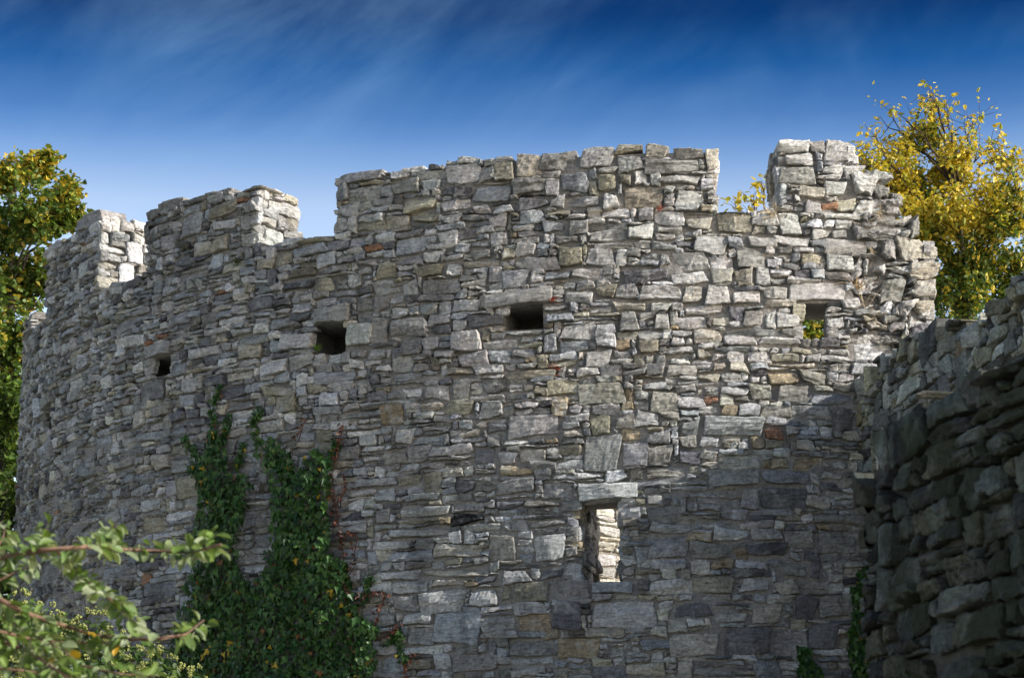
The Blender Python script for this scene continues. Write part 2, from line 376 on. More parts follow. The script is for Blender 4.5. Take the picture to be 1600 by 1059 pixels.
# ------------------------------------------------------------------ round tower
tower = thing('round_tower', 'large ruined round tower of grey rubble stone with crenellated top', 'tower', (float(AX[0]), float(AX[1]), 0))
TOPS = [(-13.4, -11.65, 9.78), (-11.65, -10.72, 9.45), (-10.72, -8.65, 10.44), (-8.65, -7.48, 9.42), (-7.48, -5.42, 10.2), (-5.42, -4.19, 9.40),
        (-4.19, -1.9, 10.1), (-1.9, 0.47, 10.1), (0.47, 1.22, 9.34), (1.22, 2.12, 10.16), (2.12, 2.5, 9.84), (2.5, 2.64, 9.48), (2.64, 2.82, 9.24), (2.82, 3.0, 9.06)]
def top_of(S):
    out = np.zeros_like(S, dtype=float)
    for a, b, z in TOPS: out = np.where((S >= a) & (S < b), z, out)
    k = np.floor((S + 13.4) / 1.6); out = np.where(S < -13.4, np.where(k % 2 == 0, 9.4, 10.2), out)
    return out
OPEN = {'h0': (-10.52, 7.80, -10.16, 8.13), 'h00': (-8.90, 8.97, -8.66, 9.12), 'h1': (-7.22, 8.00, -6.88, 8.27), 'h2': (-4.46, 7.90, -4.05, 8.29),
        'h3': (-1.94, 8.02, -1.54, 8.31), 'h4': (1.42, 7.82, 1.72, 8.27), 'slit': (-1.14, 5.06, -0.66, 5.99)}
def outside_openings(S, Z):
    k = np.ones(S.shape, bool)
    for a0, b0, a1, b1 in OPEN.values(): k &= ~((S > a0) & (S < a1) & (Z > b0) & (Z < b1))
    return k
def ragged(S, Z): return (S > 2.08) & (Z > 7.7) & (Z < 8.9)
def smear(S, Z):
    """how far mortar is smeared over the stones: high low down on the far flank"""
    return np.clip((-7.0 - S) / 2.5, 0, 1) * np.clip((7.8 - Z) / 1.2, 0, 1)
def mortar_h(S, Z):
    h = -0.046 + 0.010 * np.clip((7.6 - Z) / .8, 0, 1) + 0.030 * fbv(S, Z, 1.7, 3) + 0.018 * fbv(S + 9, Z, 7.0, 3)
    h = h + smear(S, Z) * (0.012 + 0.03 * fbv(S + 3, Z, 5.0, 3))
    h = np.where(ragged(S, Z), h - 0.07 + 0.06 * fbv(S, Z, 4.0, 2), h)
    return np.clip(h, -0.16, 0.02)
sg = np.concatenate([np.arange(-24, -13.4, 0.4), np.arange(-13.4, 3.001, 0.05)])
zg = np.concatenate([[-0.3, 0.8, 1.8, 2.6], np.arange(3.2, 10.5, 0.05)])
HOLLOW = dict(OPEN); HOLLOW['h4'] = (1.42, 7.82, 1.92, 8.27); HOLLOW['h1'] = (-7.75, 8.0, -6.88, 8.27); HOLLOW['h0'] = (-11.2, 7.8, -10.16, 8.13); HOLLOW['h2'] = (-4.72, 7.9, -4.05, 8.29); HOLLOW['h3'] = (-2.05, 8.02, -1.54, 8.31)
def outside_hollows(S, Z):
    k = np.ones(S.shape, bool)
    for a0, b0, a1, b1 in HOLLOW.values(): k &= ~((S > a0) & (S < a1) & (Z > b0) & (Z < b1))
    return k
core_sheet(cyl, sg, zg, lambda S, Z: (Z < np.minimum(top_of(S - .045), top_of(S + .045)) - 0.05) & outside_hollows(S, Z), mortar_h, 0.83, 'mortar_core', M_MORT, tower)
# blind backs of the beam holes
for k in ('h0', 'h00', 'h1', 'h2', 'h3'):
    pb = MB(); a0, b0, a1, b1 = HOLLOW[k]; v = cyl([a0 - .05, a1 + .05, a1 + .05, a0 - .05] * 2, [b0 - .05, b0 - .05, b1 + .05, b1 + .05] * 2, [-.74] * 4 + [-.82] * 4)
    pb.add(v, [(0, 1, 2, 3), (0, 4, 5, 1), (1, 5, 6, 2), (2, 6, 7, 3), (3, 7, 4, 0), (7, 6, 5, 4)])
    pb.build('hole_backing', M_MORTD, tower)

STONES = """-153 913 -129 930 B-;-126 910 -102 927 L-;-140 901 -115 910 G-;-96 901 -55 912 G-;-54 899 -23 917 W-;-93 890 -48 899 G-;-24 917 11 932 L-;
14 911 42 927 E-;45 906 90 929 V-;119 905 143 931 L-;83 891 116 904 G-;23 883 59 902 L-;-28 885 0 898 B-;60 889 78 902 B-;-136 872 -108 897 V-;
-102 871 -70 894 G-;-69 870 -56 889 L-;-7 863 38 884 L-;41 864 67 875 L-;71 865 104 888 G-;-63 850 -8 868 D-;-121 855 -86 869 L-;-153 857 -123 867 B-;
-4 845 36 862 L-;40 848 65 863 E-;69 848 88 864 E-;91 845 107 863 L-;-130 829 -94 843 L-;-92 833 -71 846 V-;-71 829 -45 849 L-;-44 827 6 846 L-;
8 825 32 843 E-;34 824 61 843 L-;65 821 98 838 W-;103 829 127 845 L-;102 819 140 828 E-;-71 816 -34 827 E-;-30 816 -7 826 L-;11 809 55 822 L-;
2 794 34 808 L-;-23 795 -9 811 L-;-66 792 -45 814 L-;-131 783 -93 802 L-;-92 772 -71 790 W-;-70 771 -53 782 O-;-46 765 -21 782 V-;-11 765 18 773 L-;
20 779 52 792 E-;-42 783 -16 792 L-;-4 783 17 792 L-;-105 754 -75 769 L-;-8 753 16 761 W-;23 758 39 769 E-;42 755 56 765 W-;60 742 81 754 E-;
80 754 105 765 L-;107 756 139 763 E-;54 773 91 784 L-;97 773 139 784 L-;116 795 140 812 L-;78 796 99 815 G-;101 796 114 815 L-;-153 807 -119 817 B-;
-153 819 -123 827 G-;-153 771 -139 789 B-;-134 770 -100 782 B-;-148 753 -115 760 V-;-34 741 -12 754 L-;26 670 98 690 W-;154 705 199 721 B-;
128 689 175 704 L-;95 690 125 702 E-;180 679 202 701 G-;140 728 169 744 E-;82 713 108 727 E-;112 709 150 725 E-;102 729 135 743 O-;106 748 161 754 E-;
184 732 203 742 L-;101 666 119 679 R-;122 670 137 679 L-;80 655 95 669 O-;44 631 94 646 E-;128 629 163 646 O-;107 633 125 643 O-;35 612 92 630 G-;
94 615 148 629 B-;91 586 142 612 D-;70 586 90 609 G-;160 605 183 619 D-;49 693 67 702 O-;30 705 45 714 R-;49 704 63 716 E-;25 693 43 702 W-;
69 690 90 707 L-;23 733 49 742 E-;43 743 56 754 E-;0 655 23 668 E-;25 655 48 668 L-;0 637 23 652 D-;101 654 121 665 V-;133 653 154 663 E-;
46 573 75 585 L-;163 643 194 650 G-;172 631 192 641 L-;-112 708 -62 732 E-;-97 694 -64 706 L-;-195 671 -133 697 L-;-144 699 -126 719 O-;
-147 721 -113 736 V-;-199 742 -138 751 V-;-116 741 -86 750 L-;-40 723 -14 735 B-;-31 699 1 720 E-;2 700 29 716 L-;-72 678 -50 693 E-;
-100 673 -75 694 V-;-67 665 -40 677 O-;-35 658 -8 673 G-;-107 631 -65 672 G-;-64 634 -36 662 L-;-36 638 -7 657 E-;-37 619 7 633 E-;-83 619 -61 632 W-;
-153 603 -120 618 L-;-135 584 -110 598 G-;-36 571 0 589 G-;-49 681 -21 697 L-;2 672 23 686 G-;-206 631 -169 641 O-;-182 645 -151 659 E-;
-206 643 -185 657 L-;-168 622 -143 633 L-;-136 651 -109 661 V-;-300 722 -265 740 L-;-241 718 -198 725 L-;-271 705 -238 722 V-;-229 697 -205 714 L-;
-204 698 -189 713 G-;-256 686 -237 697 B-;-253 677 -226 684 E-;-354 697 -325 722 O-;-334 672 -313 691 W-;-321 651 -292 669 G-;-350 651 -321 668 E-;
-214 642 -185 656 B-;-273 630 -249 644 E-;-383 625 -333 636 B-;-331 623 -300 636 V-;-297 614 -276 638 V-;-257 613 -236 626 D-;-210 609 -164 623 G-;
-327 587 -267 599 L-;-328 580 -277 583 E-;-277 577 -263 584 O-;-340 563 -266 573 L-;-365 553 -316 562 L-;-252 567 -203 576 L-;-191 566 -172 578 L-;
-209 592 -176 602 D-;-361 583 -342 597 G-;-218 532 -184 563 E-;-165 529 -130 557 W-;-169 569 -128 577 G-;-260 590 -237 599 L-;-338 536 -284 548 B-;
-283 538 -231 554 E-;-298 514 -218 526 E-;-351 515 -302 525 L-;-335 499 -292 513 L-;-286 505 -248 512 E-;-248 503 -233 510 O-;-232 506 -209 516 D-;
-205 507 -171 522 L-;-158 509 -133 523 D-;-301 476 -248 502 L-;-240 483 -205 502 L-;-203 486 -192 502 V-;-191 485 -147 507 V-;-143 489 -102 510 G-;
-227 474 -190 482 W-;-187 472 -154 484 L-;-284 440 -229 472 B-;-227 454 -188 470 L-;-184 452 -147 471 O-;-145 452 -113 480 D-;-227 445 -184 452 L-;
-317 442 -284 459 G-;-321 464 -285 476 L-;-192 422 -142 441 G-;-136 421 -93 442 O-;-262 408 -211 428 G-;-286 412 -265 429 L-;-192 401 -162 412 L-;
-209 422 -195 434 B-;-100 397 -62 410 D-;-334 478 -302 498 G-;-375 463 -333 476 G-;-34 559 16 571 L-;24 563 64 573 L-;67 562 106 571 L-;
37 549 75 562 W-;81 549 115 562 L-;118 542 153 560 G-;155 539 202 562 G-;-34 531 7 556 G-;12 529 60 547 G-;77 529 121 547 D-;136 526 158 540 D-;
-34 518 7 530 L-;35 519 59 528 O-;61 518 96 528 W-;110 509 145 524 G-;58 509 101 518 D-;-34 490 9 506 W-;12 490 62 510 V-;68 491 102 508 L-;
108 490 130 506 E-;135 492 166 507 G-;-100 454 -27 484 L-;-26 473 -11 482 W-;-9 463 33 481 D-;39 458 75 472 L-;80 458 114 479 E-;152 463 194 488 G-;
126 462 151 488 D-;-13 423 41 448 E-;43 424 97 452 D-;-45 426 -14 442 B-;99 422 140 448 G-;143 430 175 456 D-;-6 398 15 415 E-;81 396 107 415 B-;
-61 397 -18 413 E-;-418 998 -354 1011 Gt;-344 977 -308 995 G-;-310 993 -273 1001 Gt;-300 978 -281 990 B-;-273 981 -232 1004 Wt;-231 981 -211 999 Gt;
-213 982 -190 1002 Vt;-187 984 -157 1012 Et;-159 989 -114 1010 Gt;-401 974 -359 992 G-;-415 956 -390 971 L-;-279 949 -243 962 L-;-239 956 -194 976 B-;
-327 953 -286 970 V-;-215 941 -189 952 L-;-238 943 -219 955 L-;-316 939 -286 949 V-;-278 935 -253 944 L-;-351 937 -316 948 V-;-390 937 -351 946 V-;
-189 963 -150 980 G-;-183 944 -147 958 D-;-180 927 -153 941 B-;-283 912 -259 925 L-;-260 897 -240 908 B-;-217 903 -194 918 L-;-303 888 -280 904 W-;
-202 884 -187 898 V-;-185 887 -162 902 L-;-401 910 -379 918 L-;-479 916 -431 927 B-;-472 931 -422 938 Vt;-362 875 -337 896 V-;-272 870 -252 887 L-;
-301 850 -255 867 G-;-202 852 -171 871 B-;-174 870 -136 883 L-;-366 855 -333 863 L-;-416 857 -388 865 B-;-265 826 -232 839 L-;-306 827 -283 840 L-;
-243 805 -199 820 D-;-327 853 -308 869 L-;-310 872 -275 885 V-;-240 887 -213 901 G-;-403 793 -368 820 Lp;-368 796 -345 824 G-;-262 777 -228 802 Lp;
-228 778 -183 789 L-;-165 771 -140 788 Bp;-200 792 -157 799 L-;-301 785 -280 798 L-;-288 773 -263 782 L-;-331 782 -304 801 G-;-340 805 -301 823 G-;
-294 801 -266 812 D-;-265 805 -246 817 L-;-396 768 -378 779 Wp;-270 749 -238 760 V-;-218 761 -195 776 B-;-496 803 -451 820 L-;-539 909 -509 919 V-;
-508 909 -480 927 V-;-489 891 -447 900 V-;-496 875 -454 887 D-;-449 870 -421 886 V-;-533 878 -514 886 B-;-400 869 -381 882 L-;-482 847 -454 859 W-;
-602 847 -557 856 L-;-515 828 -485 844 B-;-652 812 -600 824 L-;-565 800 -527 816 V-;-594 804 -568 814 B-;-530 776 -489 791 L-;-486 778 -448 794 G-;
-527 748 -478 760 V-;-598 755 -556 769 D-;-625 772 -585 783 D-;-553 756 -530 768 B-;-419 744 -392 755 L-;-457 745 -429 755 V-;-660 768 -634 787 L-;
-748 771 -697 791 D-;-581 775 -539 783 E-;-599 792 -566 796 L-;-682 794 -656 809 B-;-575 830 -545 839 L-;-684 892 -641 899 B-;-637 889 -613 898 B-;
-608 874 -579 880 B-;-575 859 -552 869 L-;-575 875 -549 882 E-;-537 849 -516 854 B-;-371 779 -351 789 L-;-563 893 -540 903 L-;-717 848 -696 854 R-;
-739 843 -724 850 R-;-702 749 -679 765 Ep;-712 679 -679 697 Ep;-676 671 -642 688 G-;-682 693 -651 707 V-;-663 639 -627 664 V-;-733 601 -689 620 V-;
-743 627 -701 645 L-;-676 625 -666 634 W-;-785 718 -755 729 L-;-916 713 -897 721 W-;-970 832 -908 839 L-;-765 797 -726 805 L-;-956 768 -913 783 L-;
-619 990 -575 1005 V-;-610 970 -574 982 L-;-677 971 -634 1002 L-;-566 963 -540 980 L-;-565 942 -540 957 L-;-560 985 -539 1000 L-;
-723 1014 -675 1026 Gt;-673 1017 -631 1024 Gt;-629 1018 -584 1025 Gt;-583 1012 -536 1019 Gt;-646 944 -612 959 E-;-610 941 -588 963 V-;
-713 963 -687 984 L-;-750 1010 -719 1022 Gt;-953 1037 -874 1053 Gt;-1010 1045 -952 1053 Gt;-1088 1034 -1031 1046 Lt;126 1005 159 1020 Lt;
159 1006 178 1020 Gt;179 997 213 1019 Lt;126 987 166 1003 L-;125 966 166 985 G-;174 979 197 990 L-;200 981 224 991 L-;206 955 233 979 Wp;
175 953 202 971 L-;236 973 255 985 Lt;234 954 259 971 Gt;256 952 269 960 Gt;146 947 174 963 E-;191 937 211 951 V-;212 934 232 949 L-;
234 944 261 953 L-;233 934 247 942 W-;155 914 171 926 Wp;172 914 186 924 W-;158 901 178 912 L-;180 901 202 913 G-;207 900 236 918 Gp;
238 916 273 932 Lt;276 908 287 928 Gt;117 893 155 902 L-;173 884 222 899 G-;236 880 262 900 Gp;264 883 315 906 Et;173 865 203 880 Lp;
173 851 203 863 G-;145 872 173 883 V-;218 863 226 879 L-;230 864 244 877 L-;271 860 307 876 Ep;281 838 302 857 Ep;237 833 266 856 G-;
259 824 278 832 Lp;192 820 210 829 Wp;204 811 230 819 Lp;280 818 301 830 E-;-111 990 -69 1014 Lt;-69 1005 -35 1016 Vt;-34 1000 -6 1015 Et;
-2 996 35 1009 Gt;36 985 50 1007 Et;-66 986 -38 1002 L-;-36 982 27 996 G-;-49 968 -29 983 L-;-28 965 -16 980 W-;-14 965 29 977 G-;-134 960 -103 986 B-;
-88 958 -67 981 Vp;-66 967 -50 979 V-;-102 957 -88 975 V-;-82 940 -62 956 Wp;-59 939 -13 964 V-;1 940 36 958 L-;-125 942 -88 955 L-;
-145 945 -126 957 L-;-149 959 -135 980 L-;-86 928 -52 937 L-;-151 934 -122 939 V-;-104 928 -87 936 E-;"""
mas = Masonry(cyl, -13.2, 3.0, 3.2, 10.4, lambda S, Z: (Z < top_of(S)) & outside_openings(S, Z))
tw = []
def trim_stone(r, name, col, prot, depth=0.3, fmap=cyl, into=tw, rough=.8, tilt=0.0):
    mas.place(*r, check=None); into.append(make(fmap, r, prot=prot, depth=depth, gap=.004, col=colour(col, .05), name=name, rough=rough, tilt=tilt, jit=.7))
trim_stone((-1.14, 5.99, -0.48, 6.16), 'lintel', 'W', 0.07, .3)
trim_stone((-1.00, 4.92, -0.53, 5.06), 'sill', 'B', 0.035)
trim_stone((-4.47, 8.29, -3.96, 8.47), 'lintel', 'G', 0.10, tilt=0.04)
trim_stone((-2.22, 8.30, -1.42, 8.45), 'lintel', 'G', 0.09, tilt=0.07)
trim_stone((1.30, 8.27, 1.96, 8.48), 'lintel', 'L', 0.02)
trim_stone((-7.30, 8.27, -6.86, 8.42), 'lintel', 'G', 0.08)
trim_stone((-10.6, 8.13, -10.1, 8.28), 'lintel', 'G', 0.07)
for q in STONES.replace('\n', ';').split(';'):
    q = q.split()
    if len(q) < 5: continue
    a0, b0, a1, b1 = (float(v) / 100 for v in q[:4]); c, fl = q[4][0], q[4][1]
    if not mas.place(a0 - .008, b0 - .008, a1 + .008, b1 + .008): continue
    pr = {'-': float(np.clip(RNG.normal(.022, .012), 0, .06)), 'p': RNG.uniform(.045, .075), 't': RNG.uniform(0, .03)}[fl]
    tw.append(make(cyl, (a0, b0, a1, b1), prot=pr, depth=0.42 if fl == 't' else 0.10, gap=0.004, col=colour(c, .10), jit=1.25 if a0 < 2.05 else 2.2,
                   rough=1.9 if a0 > 2.05 else 1.0))
mas.fill(0.255, 0.096, scale=lambda s, z: (0.85 if s > -8 else 0.8) * (1.12 if z < 5.6 and s > -6 else 1.0) * (0.8 if s > 2.1 else 1.0))
for r in mas.rects:
    sm, zm = (r[0] + r[2]) / 2, (r[1] + r[3]) / 2; k = float(smear(np.array(sm), np.array(zm))); top = r[3] > float(top_of(np.array(sm))) - 0.1
    if top: r = (r[0], r[1], r[2], r[3] + RNG.uniform(-.045, .045))
    rg = bool(ragged(np.array(sm), np.array(zm)))
    p = float(np.clip(RNG.normal(0.012 - .010 * k, 0.015), -0.02, 0.055)) - (RNG.uniform(-.03, .07) if rg else 0)
    mix = dict(MIX_T)
    if k > .3: mix = {'L': 18, 'G': 40, 'D': 12, 'V': 12, 'B': 18, 'E': 6, 'R': .4}
    elif zm < 6.0 and sm > .4: mix = {'L': 24, 'G': 26, 'D': 14, 'B': 26, 'E': 9, 'V': 5, 'O': 1}
    elif sm < -3: mix = {'L': 30, 'W': 8, 'G': 26, 'D': 8, 'B': 26, 'E': 5, 'V': 9, 'R': .5}
    elif zm < 7.4 and sm > -1.5: mix = {'L': 30, 'W': 10, 'G': 18, 'E': 24, 'O': 2.5, 'V': 5, 'B': 10, 'R': .4}
    tw.append(make(cyl, r, mix=mix, prot=p, depth=0.36 if top else 0.09, jit=1.0 + k + (1.5 if rg else 0), rough=1.0 + .5 * k + (.8 if rg else 0)))
# the ends of the merlons and the broken end of the wall
def radial(s, flip):
    b = s / R; d = (math.cos(b) * U + math.sin(b) * RT)          # outwards
    if flip: return plane(AX + d * (R - .83), d)                  # h to the left of the outward direction
    return plane(AX + d * (R + 0.0), -d)
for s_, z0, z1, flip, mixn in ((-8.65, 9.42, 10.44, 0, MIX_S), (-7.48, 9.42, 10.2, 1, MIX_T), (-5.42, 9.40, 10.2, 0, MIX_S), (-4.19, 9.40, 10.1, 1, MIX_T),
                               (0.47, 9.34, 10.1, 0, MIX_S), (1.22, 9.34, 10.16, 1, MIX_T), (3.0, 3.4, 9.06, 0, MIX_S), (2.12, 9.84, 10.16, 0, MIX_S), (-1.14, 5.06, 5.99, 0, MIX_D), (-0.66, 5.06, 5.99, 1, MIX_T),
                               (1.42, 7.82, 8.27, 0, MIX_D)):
    fm = radial(s_, flip); wd = 1.5 if s_ == -1.14 else .83  # slit jamb lengthened inwards to widen the dark strip
    # which way h must point: away from the merlon body
    tan = -math.sin(s_ / R) * U + math.cos(s_ / R) * RT
    if (np.dot(fm.n, tan) > 0) == bool(flip): fm = (lambda f, wd: (lambda s, z, h: f(wd - np.asarray(s), z, -np.asarray(h))))(fm, wd)
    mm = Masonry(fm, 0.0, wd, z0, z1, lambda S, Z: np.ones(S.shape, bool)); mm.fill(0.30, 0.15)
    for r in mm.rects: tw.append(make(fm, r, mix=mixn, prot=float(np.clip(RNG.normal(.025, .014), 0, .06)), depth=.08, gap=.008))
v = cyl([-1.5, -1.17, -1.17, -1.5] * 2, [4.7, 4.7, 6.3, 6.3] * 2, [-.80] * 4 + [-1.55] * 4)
mesh_obj('added_slit_block', v, [(0, 1, 2, 3), (0, 4, 5, 1), (1, 5, 6, 2), (2, 6, 7, 3), (3, 7, 4, 0), (7, 6, 5, 4)], M_MORTD, tower)  # dark block added behind the jamb so the slit's left side stays dark
link_stones(tw, tower, M_STONE)

# ------------------------------------------------------------------ wall fragment inside the tower, seen through the slit
fm = plane((0.0, 31.2), (0.80, 0.60))
fm_in = lambda s, z, h: fm(s, z, -np.asarray(h))
inner = thing('inner_wall', 'sunlit pale rubble wall seen through the narrow arrow slit', 'wall', (1.2, 32.1, 0))
keep = lambda S, Z: Z < 7.9 + 0.2 * np.sin(S * 5)
core_sheet(fm_in, np.arange(0, 3.61, .12), np.concatenate([[-.3, 2.5, 4.5], np.arange(5, 8.3, .1)]), keep, lambda S, Z: -0.03 + .02 * fbv(S, Z, 3.0, 2), .6, 'mortar_core', M_MORT, inner)
mm = Masonry(fm_in, 0, 3.6, 5.0, 8.1, keep); mm.fill(.34, .11)
link_stones([make(fm_in, r, mix={'W': 12, 'L': 40, 'E': 48}, prot=.02) for r in mm.rects], inner, M_STONE, 60)

# ------------------------------------------------------------------ curtain wall and the near wall stub
def long_wall(name, label, o, d, length, prof, z0, thick, mat, mort, mixn, wm, hm, lo, cell, limit, s0=0.0, end=False, calm=1.0, gap=.009):
    fm = plane(o, d); f = lambda s, z, h: fm(s, z, -np.asarray(h))     # the visible face looks to the left of the picture
    w = thing(name, label, 'wall', (o[0], o[1], 0))
    px = np.array(prof)
    tp = lambda S: np.interp(S, px[:, 0], px[:, 1])
    sgr = np.arange(s0, length + .001, lo); zgr = np.concatenate([np.linspace(-0.3, z0, 4)[:-1], np.arange(z0, px[:, 1].max() + .2, lo)])
    core_sheet(f, sgr, zgr, lambda S, Z: Z < tp(S) - .06, lambda S, Z: np.clip(-.045 + .03 * fbv(S, Z + 5, 2.0, 3) + .012 * fbv(S, Z, 8.0, 2), -.1, .0), thick, 'mortar_core', mort, w)
    mm = Masonry(f, s0, length, z0, px[:, 1].max() + .1, lambda S, Z: Z < tp(S)); mm.fill(wm, hm); st = []
    for r in mm.rects:
        sm = (r[0] + r[2]) / 2; top = r[3] > tp(sm) - .12
        st.append(make(f, r, mix=mixn, prot=float(np.clip(RNG.normal(.015 + (.02 if top else 0) * calm, .02 * calm), -.03, .08)), depth=.34 if top else .09, rough=.6 + .5 * calm, jit=(1.5 + (1.2 if top else 0)) * calm, cell=cell, gap=gap))
    if end:
        fe = plane(o, (fm.n[0], fm.n[1])); g = lambda s, z, h: fe(s, z, np.asarray(h))
        if np.dot(fe.n, -fm.d) < 0: g = lambda s, z, h: fe(s, z, -np.asarray(h))
        me = Masonry(g, 0.0, thick, z0, px[0, 1], lambda S, Z: np.ones(S.shape, bool)); me.fill(wm, hm)
        for r in me.rects: st.append(make(g, r, mix=mixn, prot=.03, depth=.06, rough=1.3, jit=1.5, cell=cell))
    link_stones(st, w, mat, limit)
    return w
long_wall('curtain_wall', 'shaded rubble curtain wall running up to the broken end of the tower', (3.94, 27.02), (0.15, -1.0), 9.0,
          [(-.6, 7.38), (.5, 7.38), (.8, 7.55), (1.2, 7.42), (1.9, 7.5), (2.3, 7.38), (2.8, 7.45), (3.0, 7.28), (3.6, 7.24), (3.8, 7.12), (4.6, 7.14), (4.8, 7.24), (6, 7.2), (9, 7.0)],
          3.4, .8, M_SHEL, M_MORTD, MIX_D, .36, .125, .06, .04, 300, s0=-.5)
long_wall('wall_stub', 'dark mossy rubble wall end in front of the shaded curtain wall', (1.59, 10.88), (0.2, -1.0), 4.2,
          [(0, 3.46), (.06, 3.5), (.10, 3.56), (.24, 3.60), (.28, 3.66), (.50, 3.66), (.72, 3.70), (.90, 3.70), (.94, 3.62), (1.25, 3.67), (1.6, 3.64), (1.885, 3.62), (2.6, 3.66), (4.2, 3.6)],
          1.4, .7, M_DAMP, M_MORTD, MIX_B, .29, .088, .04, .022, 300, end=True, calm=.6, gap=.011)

# ------------------------------------------------------------------ leaves
def leaf_quad(kind):
    """leaf outline in its own plane, x across, y towards the tip, folded along the midrib"""
    if kind == 'ivy': o = [(0, 0), (.34, -.06), (.50, .28), (.27, .40), (0, 1.0), (-.27, .40), (-.50, .28), (-.34, -.06)]
    elif kind == 'maple': o = [(0, 0), (.30, .02), (.55, .30), (.36, .42), (.30, .72), (0, 1.0), (-.30, .72), (-.36, .42), (-.55, .30), (-.30, .02)]
    else: o = [(0, 0), (.22, .16), (.30, .42), (.20, .74), (0, 1.0), (-.20, .74), (-.30, .42), (-.22, .16)]
    v = [(x, y, abs(x) * .35 - .18 * y * y) for x, y in o]; n = len(o); tip = [i for i, p in enumerate(o) if p[0] == 0 and p[1] > .5][0]
    return np.array(v), [tuple(range(0, tip + 1)), tuple([0] + list(range(tip, n)))]
LEAF = {k: leaf_quad(k) for k in ('ivy', 'maple', 'ovate')}
def frame(nrm, tip):
    nrm = nrm / np.linalg.norm(nrm); tip = tip - nrm * np.dot(tip, nrm); tip = tip / (np.linalg.norm(tip) + 1e-9)
    return np.stack([np.cross(tip, nrm), tip, nrm])
def put_leaf(mb, kind, p, nrm, tip, size, c):
    v, f = LEAF[kind]; mb.add(v * size @ frame(nrm, tip) + p, f, c)

# ------------------------------------------------------------------ trees
def tree(name, label, base, lumps, leaf, size, palette, trunk_top, per=1.0, bark=(.07, .06, .045), tr=0.16, group=None):
    """lumps: (centre, radius, twigs, leaves per twig, palette key); every lump hangs on its own limb"""
    root = thing(name, label, 'tree', base, group); tb, bb, lv = MB(), MB(), MB()
    base = Vector(base); tt = Vector(trunk_top); n = 9; tp = []
    for i in range(n):
        k = i / (n - 1); p = base.lerp(tt, k) + Vector((mnoise.noise(Vector((k * 3, base.x, 0))), mnoise.noise(Vector((k * 3, base.x, 5))), 0)) * .35 * math.sin(k * math.pi); tp.append(p)
    tb.tube(tp, [tr * (1 - .75 * i / (n - 1)) for i in range(n)], 8, bark)
    for ci, (c, r, nt_, nl, pk) in enumerate(lumps):
        c = Vector(c)
        j = min(range(n), key=lambda i: (tp[i] - (c - Vector((0, 0, .9 * (c - tt).length * .6 + .8)))).length)
        s = tp[j]; pts = []
        for i in range(7):
            k = i / 6; pts.append(s.lerp(c, k) + Vector((RNG.normal(0, .035), RNG.normal(0, .035), .2 * math.sin(k * math.pi) + RNG.normal(0, .03))))
        L = (c - s).length; r0 = min(tr * .45, .010 + .009 * L); bb.tube(pts, [r0 * (1 - .8 * i / 6) + .004 for i in range(7)], 5, bark)
        for k in range(nt_):
            u = Vector(RNG.normal(0, 1, 3)); u.normalize(); u.z = u.z * .9 + .15; e = c + u * r * RNG.uniform(.45, 1.05)
            st = pts[RNG.integers(3, 7)]; mid = st.lerp(e, .5) + Vector(RNG.normal(0, .07 * r + .02, 3)) + Vector((0, 0, .06 * r))
            bb.tube([st, mid, e], [.009, .006, .002], 3, bark)
            for q in range(int(nl * per)):
                f = RNG.uniform(.25, 1.06); p = (st.lerp(mid, f * 2) if f < .5 else mid.lerp(e, f * 2 - 1)) + Vector(RNG.normal(0, .05, 3)) * (1 + .5 * r)
                nr = RNG.normal(0, .55, 3) + (0, 0, .75); tip = RNG.normal(0, 1, 3) + (0, 0, -.7) + np.array(u) * .5
                cs = palette[pk]; cc = np.array(cs[RNG.integers(len(cs))]) * RNG.uniform(.7, 1.25)
                put_leaf(lv, leaf, np.array(p), nr, tip, size * RNG.uniform(.5, 1.25), cc)
    tb.build('trunk', M_BARK, root, True); bb.build('branches', M_BARK, root)
    o = lv.build('crown', M_LEAF, root); o['kind'] = 'stuff'
    return root
GREEN = [(.09, .16, .025), (.12, .20, .03), (.07, .12, .025), (.16, .22, .04)]
YELLOW = [(.74, .55, .05), (.66, .52, .06), (.78, .62, .12), (.52, .48, .06), (.36, .38, .05)]
MIXED = GREEN * 3 + [(.42, .37, .045), (.40, .32, .04), (.28, .31, .05), (.24, .20, .04)]
TOPMIX = [(.10, .16, .03), (.52, .40, .04), (.56, .46, .07), (.50, .36, .04), (.32, .32, .045), (.14, .20, .03), (.34, .27, .04), (.22, .28, .04), (.12, .18, .03), (.18, .25, .04)]
PALS = {'g': GREEN, 'y': YELLOW, 'm': MIXED, 't': TOPMIX, 'yg': YELLOW + GREEN + [(.36, .40, .05), (.30, .34, .05)], 'gg': GREEN * 3 + YELLOW}
def lump(x, y, d, rpx, tw_, nl, pk): return (at(x, y, d), rpx * d / FOC, tw_, nl, pk)
